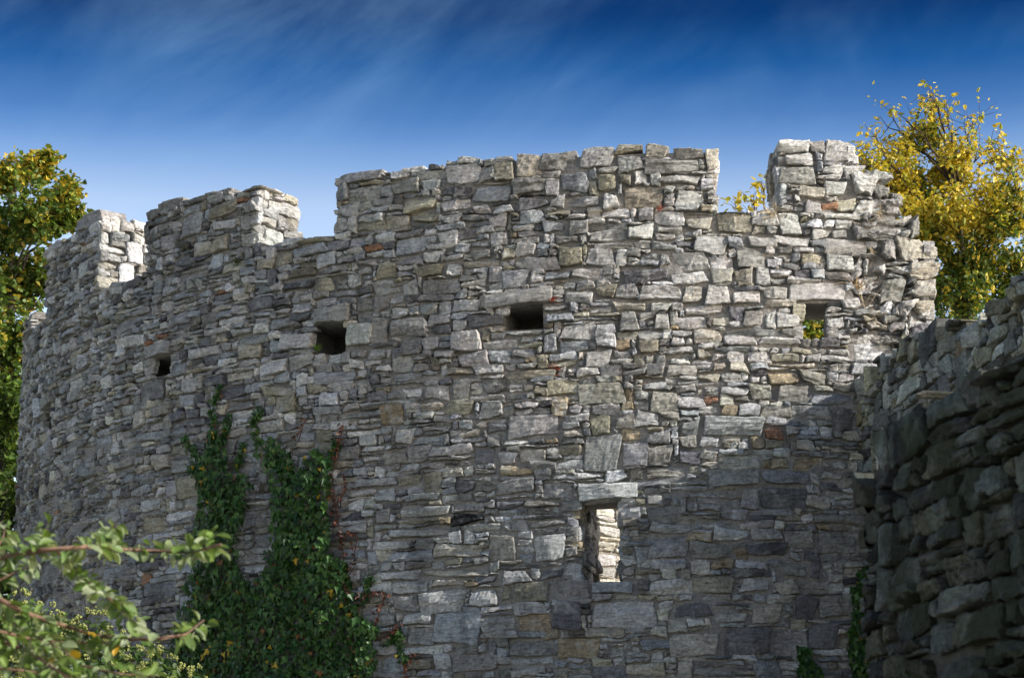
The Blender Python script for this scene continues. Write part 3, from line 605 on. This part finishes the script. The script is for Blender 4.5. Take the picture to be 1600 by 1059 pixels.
lm = [(62, 262, 38, 34, 16, 't'), (15, 285, 45, 34, 16, 't'), (105, 300, 32, 26, 15, 't'), (50, 340, 60, 50, 18, 'm'), (-10, 370, 70, 50, 17, 'm'), (112, 335, 26, 18, 14, 'm'),
      (20, 440, 60, 46, 18, 'm'), (65, 420, 45, 34, 17, 'm'), (-40, 480, 80, 40, 16, 'm'), (10, 530, 55, 40, 17, 'g'), (50, 520, 45, 26, 15, 'gg'), (-50, 620, 90, 44, 16, 'gg'),
      (10, 620, 55, 40, 17, 'g'), (5, 700, 55, 40, 17, 'g'), (45, 640, 45, 22, 15, 'gg'), (-40, 760, 80, 40, 15, 'g'), (10, 790, 55, 40, 16, 'g'), (10, 880, 60, 44, 16, 'g'), (-30, 960, 90, 50, 15, 'g'),
      (40, 740, 45, 22, 15, 'g'), (30, 950, 60, 30, 15, 'g'), (-120, 350, 90, 40, 14, 'm'), (-150, 520, 100, 40, 14, 'm'), (-150, 750, 110, 40, 14, 'g')]
b0 = at(-40, 900, 43.5); tree('maple_tree', 'green and gold broadleaf tree behind the far flank of the tower', (b0.x, b0.y, -.1),
     [lump(x, y, 42.5 + RNG.uniform(-1, 1.6), r, a, b, p) for x, y, r, a, b, p in lm], 'maple', .118, PALS, at(20, 300, 43.2), per=1.5, tr=.22)
rm = [(1452, 170, 34, 9, 8, 'y'), (1452, 215, 40, 22, 12, 'yg'), (1400, 250, 42, 26, 13, 'y'), (1350, 265, 34, 18, 9, 'y'), (1480, 270, 52, 40, 15, 'y'), (1430, 300, 52, 40, 16, 'yg'), (1370, 300, 42, 26, 14, 'y'),
      (1530, 290, 42, 20, 11, 'y'), (1500, 345, 56, 44, 16, 'y'), (1440, 370, 46, 36, 16, 'yg'), (1560, 300, 36, 10, 7, 'y'), (1585, 345, 44, 30, 15, 'yg'), (1540, 395, 56, 44, 17, 'gg'), (1490, 420, 52, 40, 17, 'yg'),
      (1590, 410, 50, 36, 16, 'gg'), (1510, 465, 54, 40, 16, 'gg'), (1450, 450, 40, 26, 15, 'gg'), (1590, 470, 60, 36, 15, 'g'), (1630, 330, 50, 26, 12, 'y'), (1650, 420, 70, 36, 14, 'yg'), (1385, 200, 55, 14, 3, 'y'), (1520, 190, 55, 14, 3, 'y'), (1455, 150, 50, 12, 2, 'y'), (1480, 190, 50, 12, 3, 'y'), (1420, 190, 40, 10, 3, 'y'),
      (1580, 250, 60, 14, 3, 'y'), (1550, 230, 50, 12, 3, 'y'), (1470, 560, 80, 36, 14, 'g'), (1600, 590, 90, 36, 14, 'g'), (1335, 240, 36, 12, 3, 'y'), (1410, 225, 40, 18, 9, 'y'), (1500, 240, 46, 22, 10, 'y'), (1550, 335, 46, 34, 14, 'y'), (1395, 290, 40, 26, 13, 'y'), (1420, 340, 44, 30, 14, 'y'), (1595, 290, 44, 20, 9, 'yg'), (1355, 285, 34, 20, 10, 'y'), (1345, 262, 42, 24, 11, 'y'), (1320, 250, 32, 12, 6, 'y'), (1585, 262, 52, 22, 8, 'y'), (1480, 330, 50, 30, 14, 'y'), (1365, 215, 40, 12, 3, 'y')]
b1 = at(1505, 900, 45.5); tree('birch_tree', 'sparse golden yellow tree with bare top twigs behind the broken tower wall', (b1.x, b1.y, -.1),
     [lump(x, y, 45 + RNG.uniform(-1, 1), r, a, b, p) for x, y, r, a, b, p in rm], 'ovate', .112, PALS, at(1497, 300, 45.2), per=1.75, tr=.13, bark=(.06, .045, .035))
sm_ = [(1170, 312, 26, 7, 4, 'y'), (1185, 290, 16, 5, 5, 'y'), (1150, 322, 22, 6, 4, 'y'), (1275, 515, 55, 50, 18, 'gg'), (1230, 430, 60, 30, 12, 'yg'), (1300, 560, 60, 30, 12, 'g')]
b2 = at(1230, 900, 37); tree('young_tree', 'young tree whose few yellow twigs show in the gap beside the end merlon', (b2.x, b2.y, -.1),
     [lump(x, y, 37, r, a, b, p) for x, y, r, a, b, p in sm_], 'ovate', .115, PALS, at(1215, 420, 37), tr=.09, bark=(.12, .08, .05))

# ------------------------------------------------------------------ ivy on the tower
def unproject_cyl(x, y):
    o = at(x, y, 1.0); v = np.array([o.x, o.y, o.z - EYE]); a = v[:2] @ v[:2]; b = -v[:2] @ AX; c = AX @ AX - R * R
    t = (-b - math.sqrt(max(b * b - a * c, 0))) / a; p = v * t; rel = p[:2] - AX
    return math.atan2(rel @ RT, rel @ U) * R, p[2] + EYE
def inside(poly, x, y):
    r = False; j = len(poly) - 1
    for i in range(len(poly)):
        if (poly[i][1] > y) != (poly[j][1] > y) and x < (poly[j][0] - poly[i][0]) * (y - poly[i][1]) / (poly[j][1] - poly[i][1]) + poly[i][0]: r = not r
        j = i
    return r
def ivy(name, label, outline, count, parts, stems, size=.085, group=None, strays=()):
    pts = [unproject_cyl(*p) for p in outline]; s0, s1 = min(p[0] for p in pts), max(p[0] for p in pts); z0, z1 = min(p[1] for p in pts), max(p[1] for p in pts)
    b = cyl((s0 + s1) / 2, 0.0, 0.1); root = thing(name, label, 'ivy', tuple(float(q) for q in b), group)
    st = MB()
    for line in stems:
        q = [unproject_cyl(*p) for p in line]; q.insert(0, (q[0][0], -.1)) if line[0][1] > 1050 else None
        st.tube([cyl(a, z, .035) for a, z in q], [.016 - .010 * i / len(q) for i in range(len(q))], 5, (.10, .075, .05))
    st.build('stem', M_BARK, root)
    lv = MB(); single = []; k = 0; tries = 0
    while k < count and tries < count * 8:
        tries += 1
        if strays and RNG.random() < .10:
            ln = strays[RNG.integers(len(strays))]; i = RNG.integers(len(ln) - 1); f = RNG.random(); x = ln[i][0] + (ln[i + 1][0] - ln[i][0]) * f; y = ln[i][1] + (ln[i + 1][1] - ln[i][1]) * f
            s, z = unproject_cyl(x, y); s += RNG.normal(0, .03); z += RNG.normal(0, .03); sz = size * .6; hh = .04
        else:
            s, z = RNG.uniform(s0, s1), RNG.uniform(z0, z1); w = .06 * fb(s, z, 4.0, 2)
            if not inside(pts, s + w, z + .8 * w): continue
            sz = size; hh = .05 + max(0, .13 + .16 * fb(s, z, 2.2, 2)) * RNG.uniform(.2, 1.0)
        bt = s / R; nrm = np.append(math.cos(bt) * U + math.sin(bt) * RT, .35) + RNG.normal(0, .34, 3)
        tip = np.array([0, 0, -1.0]) + RNG.normal(0, .42, 3); p = cyl(s, z, hh); g = RNG.random()
        c = np.array([(.038, .10, .018), (.055, .125, .024), (.026, .066, .016), (.085, .165, .038)][RNG.integers(4)]) * RNG.uniform(.75, 1.25)
        if g < .012: c = np.array((.55, .36, .03))
        elif g < .024: c = np.array((.26, .12, .04))
        if k < parts:
            v, f = LEAF['ivy']; mesh_obj('leaf', v * sz * RNG.uniform(1.0, 1.35) @ frame(nrm, tip) + cyl(s, z, hh + .03), f, M_IVY, root, c, 0.0, origin=tuple(cyl(s, z, hh + .03)))
        else: put_leaf(lv, 'ivy', p, nrm, tip, sz * RNG.uniform(.4, 1.25), c)
        k += 1
    if lv.n: o = lv.build('foliage', M_IVY, root); o['kind'] = 'stuff'
    return root
ivy('ivy_mass', 'dark green ivy climbing the tower in two leafy columns', [(318, 745), (322, 700), (338, 672), (352, 672), (360, 715), (380, 742), (398, 745), (402, 790), (386, 830), (378, 880), (392, 915), (425, 890), (436, 830), (434, 745), (412, 690),
     (432, 682), (455, 700), (472, 745), (482, 712), (505, 705), (527, 720), (522, 770), (522, 830), (528, 862), (548, 880), (558, 930), (575, 965), (592, 985), (596, 1010), (590, 1075), (560, 1110), (240, 1110), (262, 1060), (290, 1000), (300, 930), (318, 880), (322, 820), (316, 780)],
     7600, 260, [[(420, 1058), (440, 950), (460, 850), (450, 740), (420, 680)], [(350, 1058), (355, 950), (345, 850), (350, 740), (340, 670)], [(520, 1058), (500, 900), (500, 720)]],
     strays=([(340, 690), (335, 640), (348, 600)], [(350, 690), (362, 650)], [(408, 700), (398, 660), (410, 640)], [(318, 720), (290, 680)], [(318, 740), (300, 730)], [(372, 735), (385, 690)], [(520, 715), (530, 690)], [(610, 1000), (625, 985), (632, 1040)], [(570, 940), (580, 900)]))
ivy('ivy_strand', 'narrow strand of ivy hanging beside the dark mossy wall end', [(1328, 1075), (1324, 1000), (1328, 930), (1338, 895), (1350, 885), (1352, 1075)], 420, 20, [[(1340, 1058), (1338, 960), (1344, 890)]])
ivy('ivy_sprig', 'small ivy sprig at the bottom edge left of the hanging strand', [(1243, 1075), (1248, 1040), (1252, 1005), (1262, 1008), (1268, 1030), (1282, 1045), (1280, 1075)], 180, 20, [[(1258, 1058), (1256, 1010)]])
# withered red creeper at the edge of the ivy
cw = thing('red_creeper', 'withered rust red creeper straggling along the right edge of the ivy', 'creeper', tuple(float(q) for q in cyl(-3.9, 0.0, .08)))
cs_, cl_ = MB(), MB()
for line in ([(560, 1058), (552, 960), (540, 870), (528, 790), (522, 740), (535, 690), (540, 665)], [(528, 790), (545, 765), (540, 740)], [(535, 850), (552, 830), (562, 838), (556, 870)], [(552, 930), (548, 900), (560, 880)],
             [(555, 955), (575, 930), (600, 925), (612, 930)], [(605, 928), (595, 960), (585, 985)], [(470, 690), (478, 662), (484, 655)], [(545, 975), (550, 945)], [(640, 1058), (635, 1040), (655, 1022)], [(590, 1000), (620, 985), (632, 975)]):
    q = [unproject_cyl(*p) for p in line]
    if line[0][1] > 1050: q.insert(0, (q[0][0], -.1))
    cs_.tube([cyl(a, z, .05) for a, z in q], [.006] * len(q), 4, (.14, .06, .035))
    for i in range(len(q) - 1):
        L = math.hypot(q[i + 1][0] - q[i][0], q[i + 1][1] - q[i][1])
        for k in range(int(min(L, 2) * 60)):
            f = RNG.random(); s = q[i][0] + (q[i + 1][0] - q[i][0]) * f + RNG.normal(0, .022); z = q[i][1] + (q[i + 1][1] - q[i][1]) * f + RNG.normal(0, .022)
            if z < 4: continue
            put_leaf(cl_, 'ovate', cyl(s, z, .07 + RNG.uniform(0, .06)), RNG.normal(0, 1, 3) + np.append(U, 0), RNG.normal(0, 1, 3) + (0, 0, -1), RNG.uniform(.025, .065), np.array([(.16, .06, .04), (.20, .085, .05), (.11, .045, .032)][RNG.integers(3)]))
cs_.build('stem', M_BARK, cw); o = cl_.build('foliage', M_LEAF, cw); o['kind'] = 'stuff'

# ------------------------------------------------------------------ dry grass tufts and small wall plants
def tuft(label, x, y, hh, n, length, c, droop=0.5, name='dry_grass_tuft', cat='grass tuft'):
    s, z = unproject_cyl(x, y); b = cyl(s, z, hh); root_v = MB()
    for k in range(n):
        d = np.append(U, 0) * RNG.uniform(.0, .7) + np.append(RT, 0) * RNG.normal(0, .5) + np.array([0, 0, 1 - droop * 2 * RNG.random()]); L = length * RNG.uniform(.5, 1.2)
        p0 = b + RNG.normal(0, .02, 3); p1 = p0 + d * L * .5; p2 = p1 + d * L * .4 + (0, 0, -L * .35 * RNG.random())
        root_v.tube([p0, p1, p2], [.0035, .003, .001], 3, np.array(c) * RNG.uniform(.7, 1.3))
    o = root_v.build(name, M_BARK, None, origin=tuple(b)); tag(o, label, cat); return o
DRY = (.46, .37, .24)
tuft('dry grass tuft hanging at the foot of the end merlon', 1207, 335, .05, 26, .28, DRY, .8)
tuft('rusty dry grass tuft in the broken hollow above the see-through hole', 1342, 448, -.02, 30, .26, (.44, .30, .15), .5)
tuft('straggling straw on the stepped edge of the end merlon', 1372, 338, .06, 18, .22, DRY, .9)
tuft('thin straw hanging below the broken wall end', 1352, 475, .02, 12, .3, (.48, .38, .24), 1.0)
tuft('bright green plant growing on the lip of a beam hole', 497, 546, .02, 34, .10, (.09, .17, .02), .4, 'wall_plant', 'plant')
tuft('dark green weed in the joints below the second merlon', 372, 412, .02, 40, .12, (.05, .09, .02), .6, 'wall_plant', 'plant')
for (x, y, lb) in ((866, 470, 'red withered sprig at the corner of the widest beam hole'), (872, 577, 'red withered sprig below the widest beam hole'), (1032, 328, 'red withered sprig under the top of the long merlon')):
    tuft(lb, x, y, .04, 26, .06, (.26, .05, .025), .7, 'red_sprig', 'plant')

# ------------------------------------------------------------------ flowering shrub below the tower
def shrub():
    b = at(150, 1059, 24.5); root = thing('ivy_shrub', 'pale green flowering shrub at the foot of the tower', 'shrub', (b.x, b.y, -.05))
    st, lv, fl = MB(), MB(), MB()
    cl = [(30, 960, 36), (80, 985, 40), (150, 1000, 44), (60, 1040, 60), (200, 1040, 46), (20, 1010, 50), (130, 1050, 60), (250, 1050, 36), (290, 1075, 36), (170, 1100, 80), (50, 1120, 90), (230, 1110, 60), (-40, 1000, 70), (-60, 1090, 90)]
    for x, y, r in cl:
        d = 24.5 + RNG.uniform(-.5, .8); c = np.array(at(x, y, d)); rr = r * d / FOC
        st.tube([(b.x + RNG.normal(0, .2), b.y + RNG.normal(0, .2), -.1), tuple((c + (b.x, b.y, 0)) / 2 * (1, 1, 1)), tuple(c)], [.04, .025, .01], 5, (.10, .08, .05))
        for k in range(int(120 * (r / 50) ** 2) + 40):
            u = RNG.normal(0, 1, 3); u /= np.linalg.norm(u); p = c + u * rr * RNG.uniform(.3, 1.05)
            put_leaf(lv, 'ivy' if RNG.random() < .5 else 'ovate', p, u * .6 + (0, -.2, .6) + RNG.normal(0, .4, 3), RNG.normal(0, .6, 3) + u * .6 + (0, 0, -.4), RNG.uniform(.06, .11), np.array([(.05, .10, .025), (.075, .13, .03), (.11, .17, .04)][RNG.integers(3)]) * RNG.uniform(.7, 1.3))
        for k in range(int(16 * (r / 50) ** 2) + 6):
            u = RNG.normal(0, 1, 3); u[2] = abs(u[2]); u[1] = -abs(u[1]); u /= np.linalg.norm(u); p = c + u * rr * RNG.uniform(.95, 1.15)
            for q in range(9):
                w = RNG.normal(0, 1, 3); w /= np.linalg.norm(w); a = p + w * .026; s = .013
                fl.add([a + (s, 0, 0), a + (-s, 0, 0), a + (0, s, 0), a + (0, -s, 0), a + (0, 0, s), a + (0, 0, -s)], [(0, 2, 4), (2, 1, 4), (1, 3, 4), (3, 0, 4), (2, 0, 5), (1, 2, 5), (3, 1, 5), (0, 3, 5)], (.46, .48, .16))
    st.build('stem', M_BARK, root); o = lv.build('foliage', M_LEAF, root); o['kind'] = 'stuff'; o = fl.build('flower_heads', M_LEAF, root); o['kind'] = 'stuff'
shrub()

# ------------------------------------------------------------------ apple boughs in front
def apple():
    DD = 8.0; base = at(-420, 1059, DD); root = thing('apple_tree', 'apple boughs with pale curled leaves reaching in front of the tower', 'tree', (base.x, base.y, -.05))
    tk = MB(); t1 = at(-330, 960, DD)
    tk.tube([(base.x, base.y, -.1), (base.x + .05, base.y, 1.0), (base.x + .02, base.y + .03, 1.9), tuple(t1), tuple(at(-300, 700, DD))], [.11, .09, .075, .055, .03], 9, (.11, .085, .065)); tk.build('trunk', M_BARK, root, True)
    shapes = []
    for k in range(7):
        o = LEAF['ovate'][0] * (1.05, 1, 1); nseg = 7; V = []; F = []; bend = RNG.uniform(-.1, 1.3); fold = RNG.uniform(.15, .75)
        for i in range(nseg):
            y = i / (nseg - 1); wd = .30 * math.sin(math.pi * min(1, y * .93 + .05)) ** .8 * (1 if i < nseg - 1 else .05)
            a = bend * y; cy, cz = (math.sin(a) / bend if abs(bend) > .05 else y), -((1 - math.cos(a)) / bend if abs(bend) > .05 else 0)
            for x, q in ((-wd, 1), (-wd * .5, .35), (0, 0), (wd * .5, .35), (wd, 1)): V.append((x, cy, cz + fold * abs(x) * q))
        for i in range(nseg - 1):
            for j in range(4): F.append((i * 5 + j, i * 5 + j + 1, (i + 1) * 5 + j + 1, (i + 1) * 5 + j))
        shapes.append((np.array(V), F))
    data = []
    for k in range(21):
        v, f = shapes[k % 7]; c = [(.16, .24, .06), (.12, .20, .045), (.28, .34, .17), (.22, .29, .12), (.36, .40, .25), (.17, .26, .05), (.11, .18, .04)][k % 7 if k < 14 else RNG.integers(7)]
        if k == 20: c = (.55, .34, .03)
        o = mesh_obj('leaf', v, f, M_LEAF, root, c, 0.0, True); data.append(o.data); bpy.data.objects.remove(o)
    lines = [(([(-300, 905), (-120, 885), (0, 870), (60, 860), (130, 853), (190, 857), (240, 860), (300, 862), (345, 850)]), .012, 60), ([(-300, 900), (-100, 905), (0, 936), (40, 957), (80, 970), (150, 992), (200, 998), (250, 997), (290, 990), (318, 968)], .011, 44),
             ([(90, 860), (110, 880), (128, 898), (150, 922), (172, 935), (195, 948)], .006, 34), ([(-260, 960), (-80, 975), (0, 1000), (48, 1018), (78, 1040), (110, 1058), (150, 1085)], .010, 40), ([(150, 855), (170, 830), (182, 818)], .004, 9),
             ([(60, 860), (72, 835), (75, 815)], .004, 8), ([(-10, 865), (5, 838), (8, 822)], .005, 8), ([(172, 935), (200, 960), (215, 975)], .004, 12), ([(0, 985), (60, 1000), (130, 1003), (190, 1002)], .005, 24), ([(60, 1020), (110, 1035), (190, 1052), (240, 1056)], .005, 22), ([(300, 862), (325, 845), (338, 835)], .004, 9), ([(-60, 930), (0, 960), (40, 985), (90, 1010), (120, 1030)], .005, 26), ([(-40, 1040), (20, 1045), (80, 1052), (140, 1062)], .005, 22), ([(0, 905), (30, 890), (60, 880)], .004, 10)]
    for ln, r, n in lines:
        dd = [DD + .35 * math.sin(i * 1.3 + ln[0][1]) for i in range(len(ln))]; P = [Vector(at(x, y, q)) for (x, y), q in zip(ln, dd)]
        mb = MB(); mb.tube(P, [r * (1 - .65 * i / (len(P) - 1)) for i in range(len(P))], 6, (.20, .125, .085)); mb.build('branch', M_BARK, root, True)
        seg = [max(0.001, (P[i + 1] - P[i]).length) for i in range(len(P) - 1)]; vis = [s if ln[i + 1][0] > -40 else 0 for i, s in enumerate(seg)]; tot = sum(vis)
        for k in range(int(n * 2.7)):
            t = RNG.random() * tot; i = 0
            while t > vis[i]: t -= vis[i]; i += 1
            p = P[i].lerp(P[i + 1], t / seg[i]); ax = np.array((P[i + 1] - P[i]).normalized())
            w = RNG.normal(0, 1, 3); w -= ax * np.dot(w, ax); w /= np.linalg.norm(w); tip = w * .9 + ax * RNG.uniform(.1, .8) + (0, 0, -RNG.uniform(0, .75)); nrm = np.array([.3, -.25, .9]) + RNG.normal(0, .55, 3)
            fr = frame(nrm, tip); o = bpy.data.objects.new('leaf', data[RNG.integers(21) if RNG.random() < .12 else RNG.integers(20)]); COL.objects.link(o); o.parent = root
            from mathutils import Matrix
            sc = RNG.uniform(.028, .062); p = p + Vector(w) * RNG.uniform(.004, .02)
            Mx = Matrix(fr.T.tolist()).to_4x4() @ Matrix.Diagonal((sc * RNG.uniform(.75, 1.1), sc, sc, 1)); Mx.translation = p - root.location; o.matrix_local = Mx
apple()
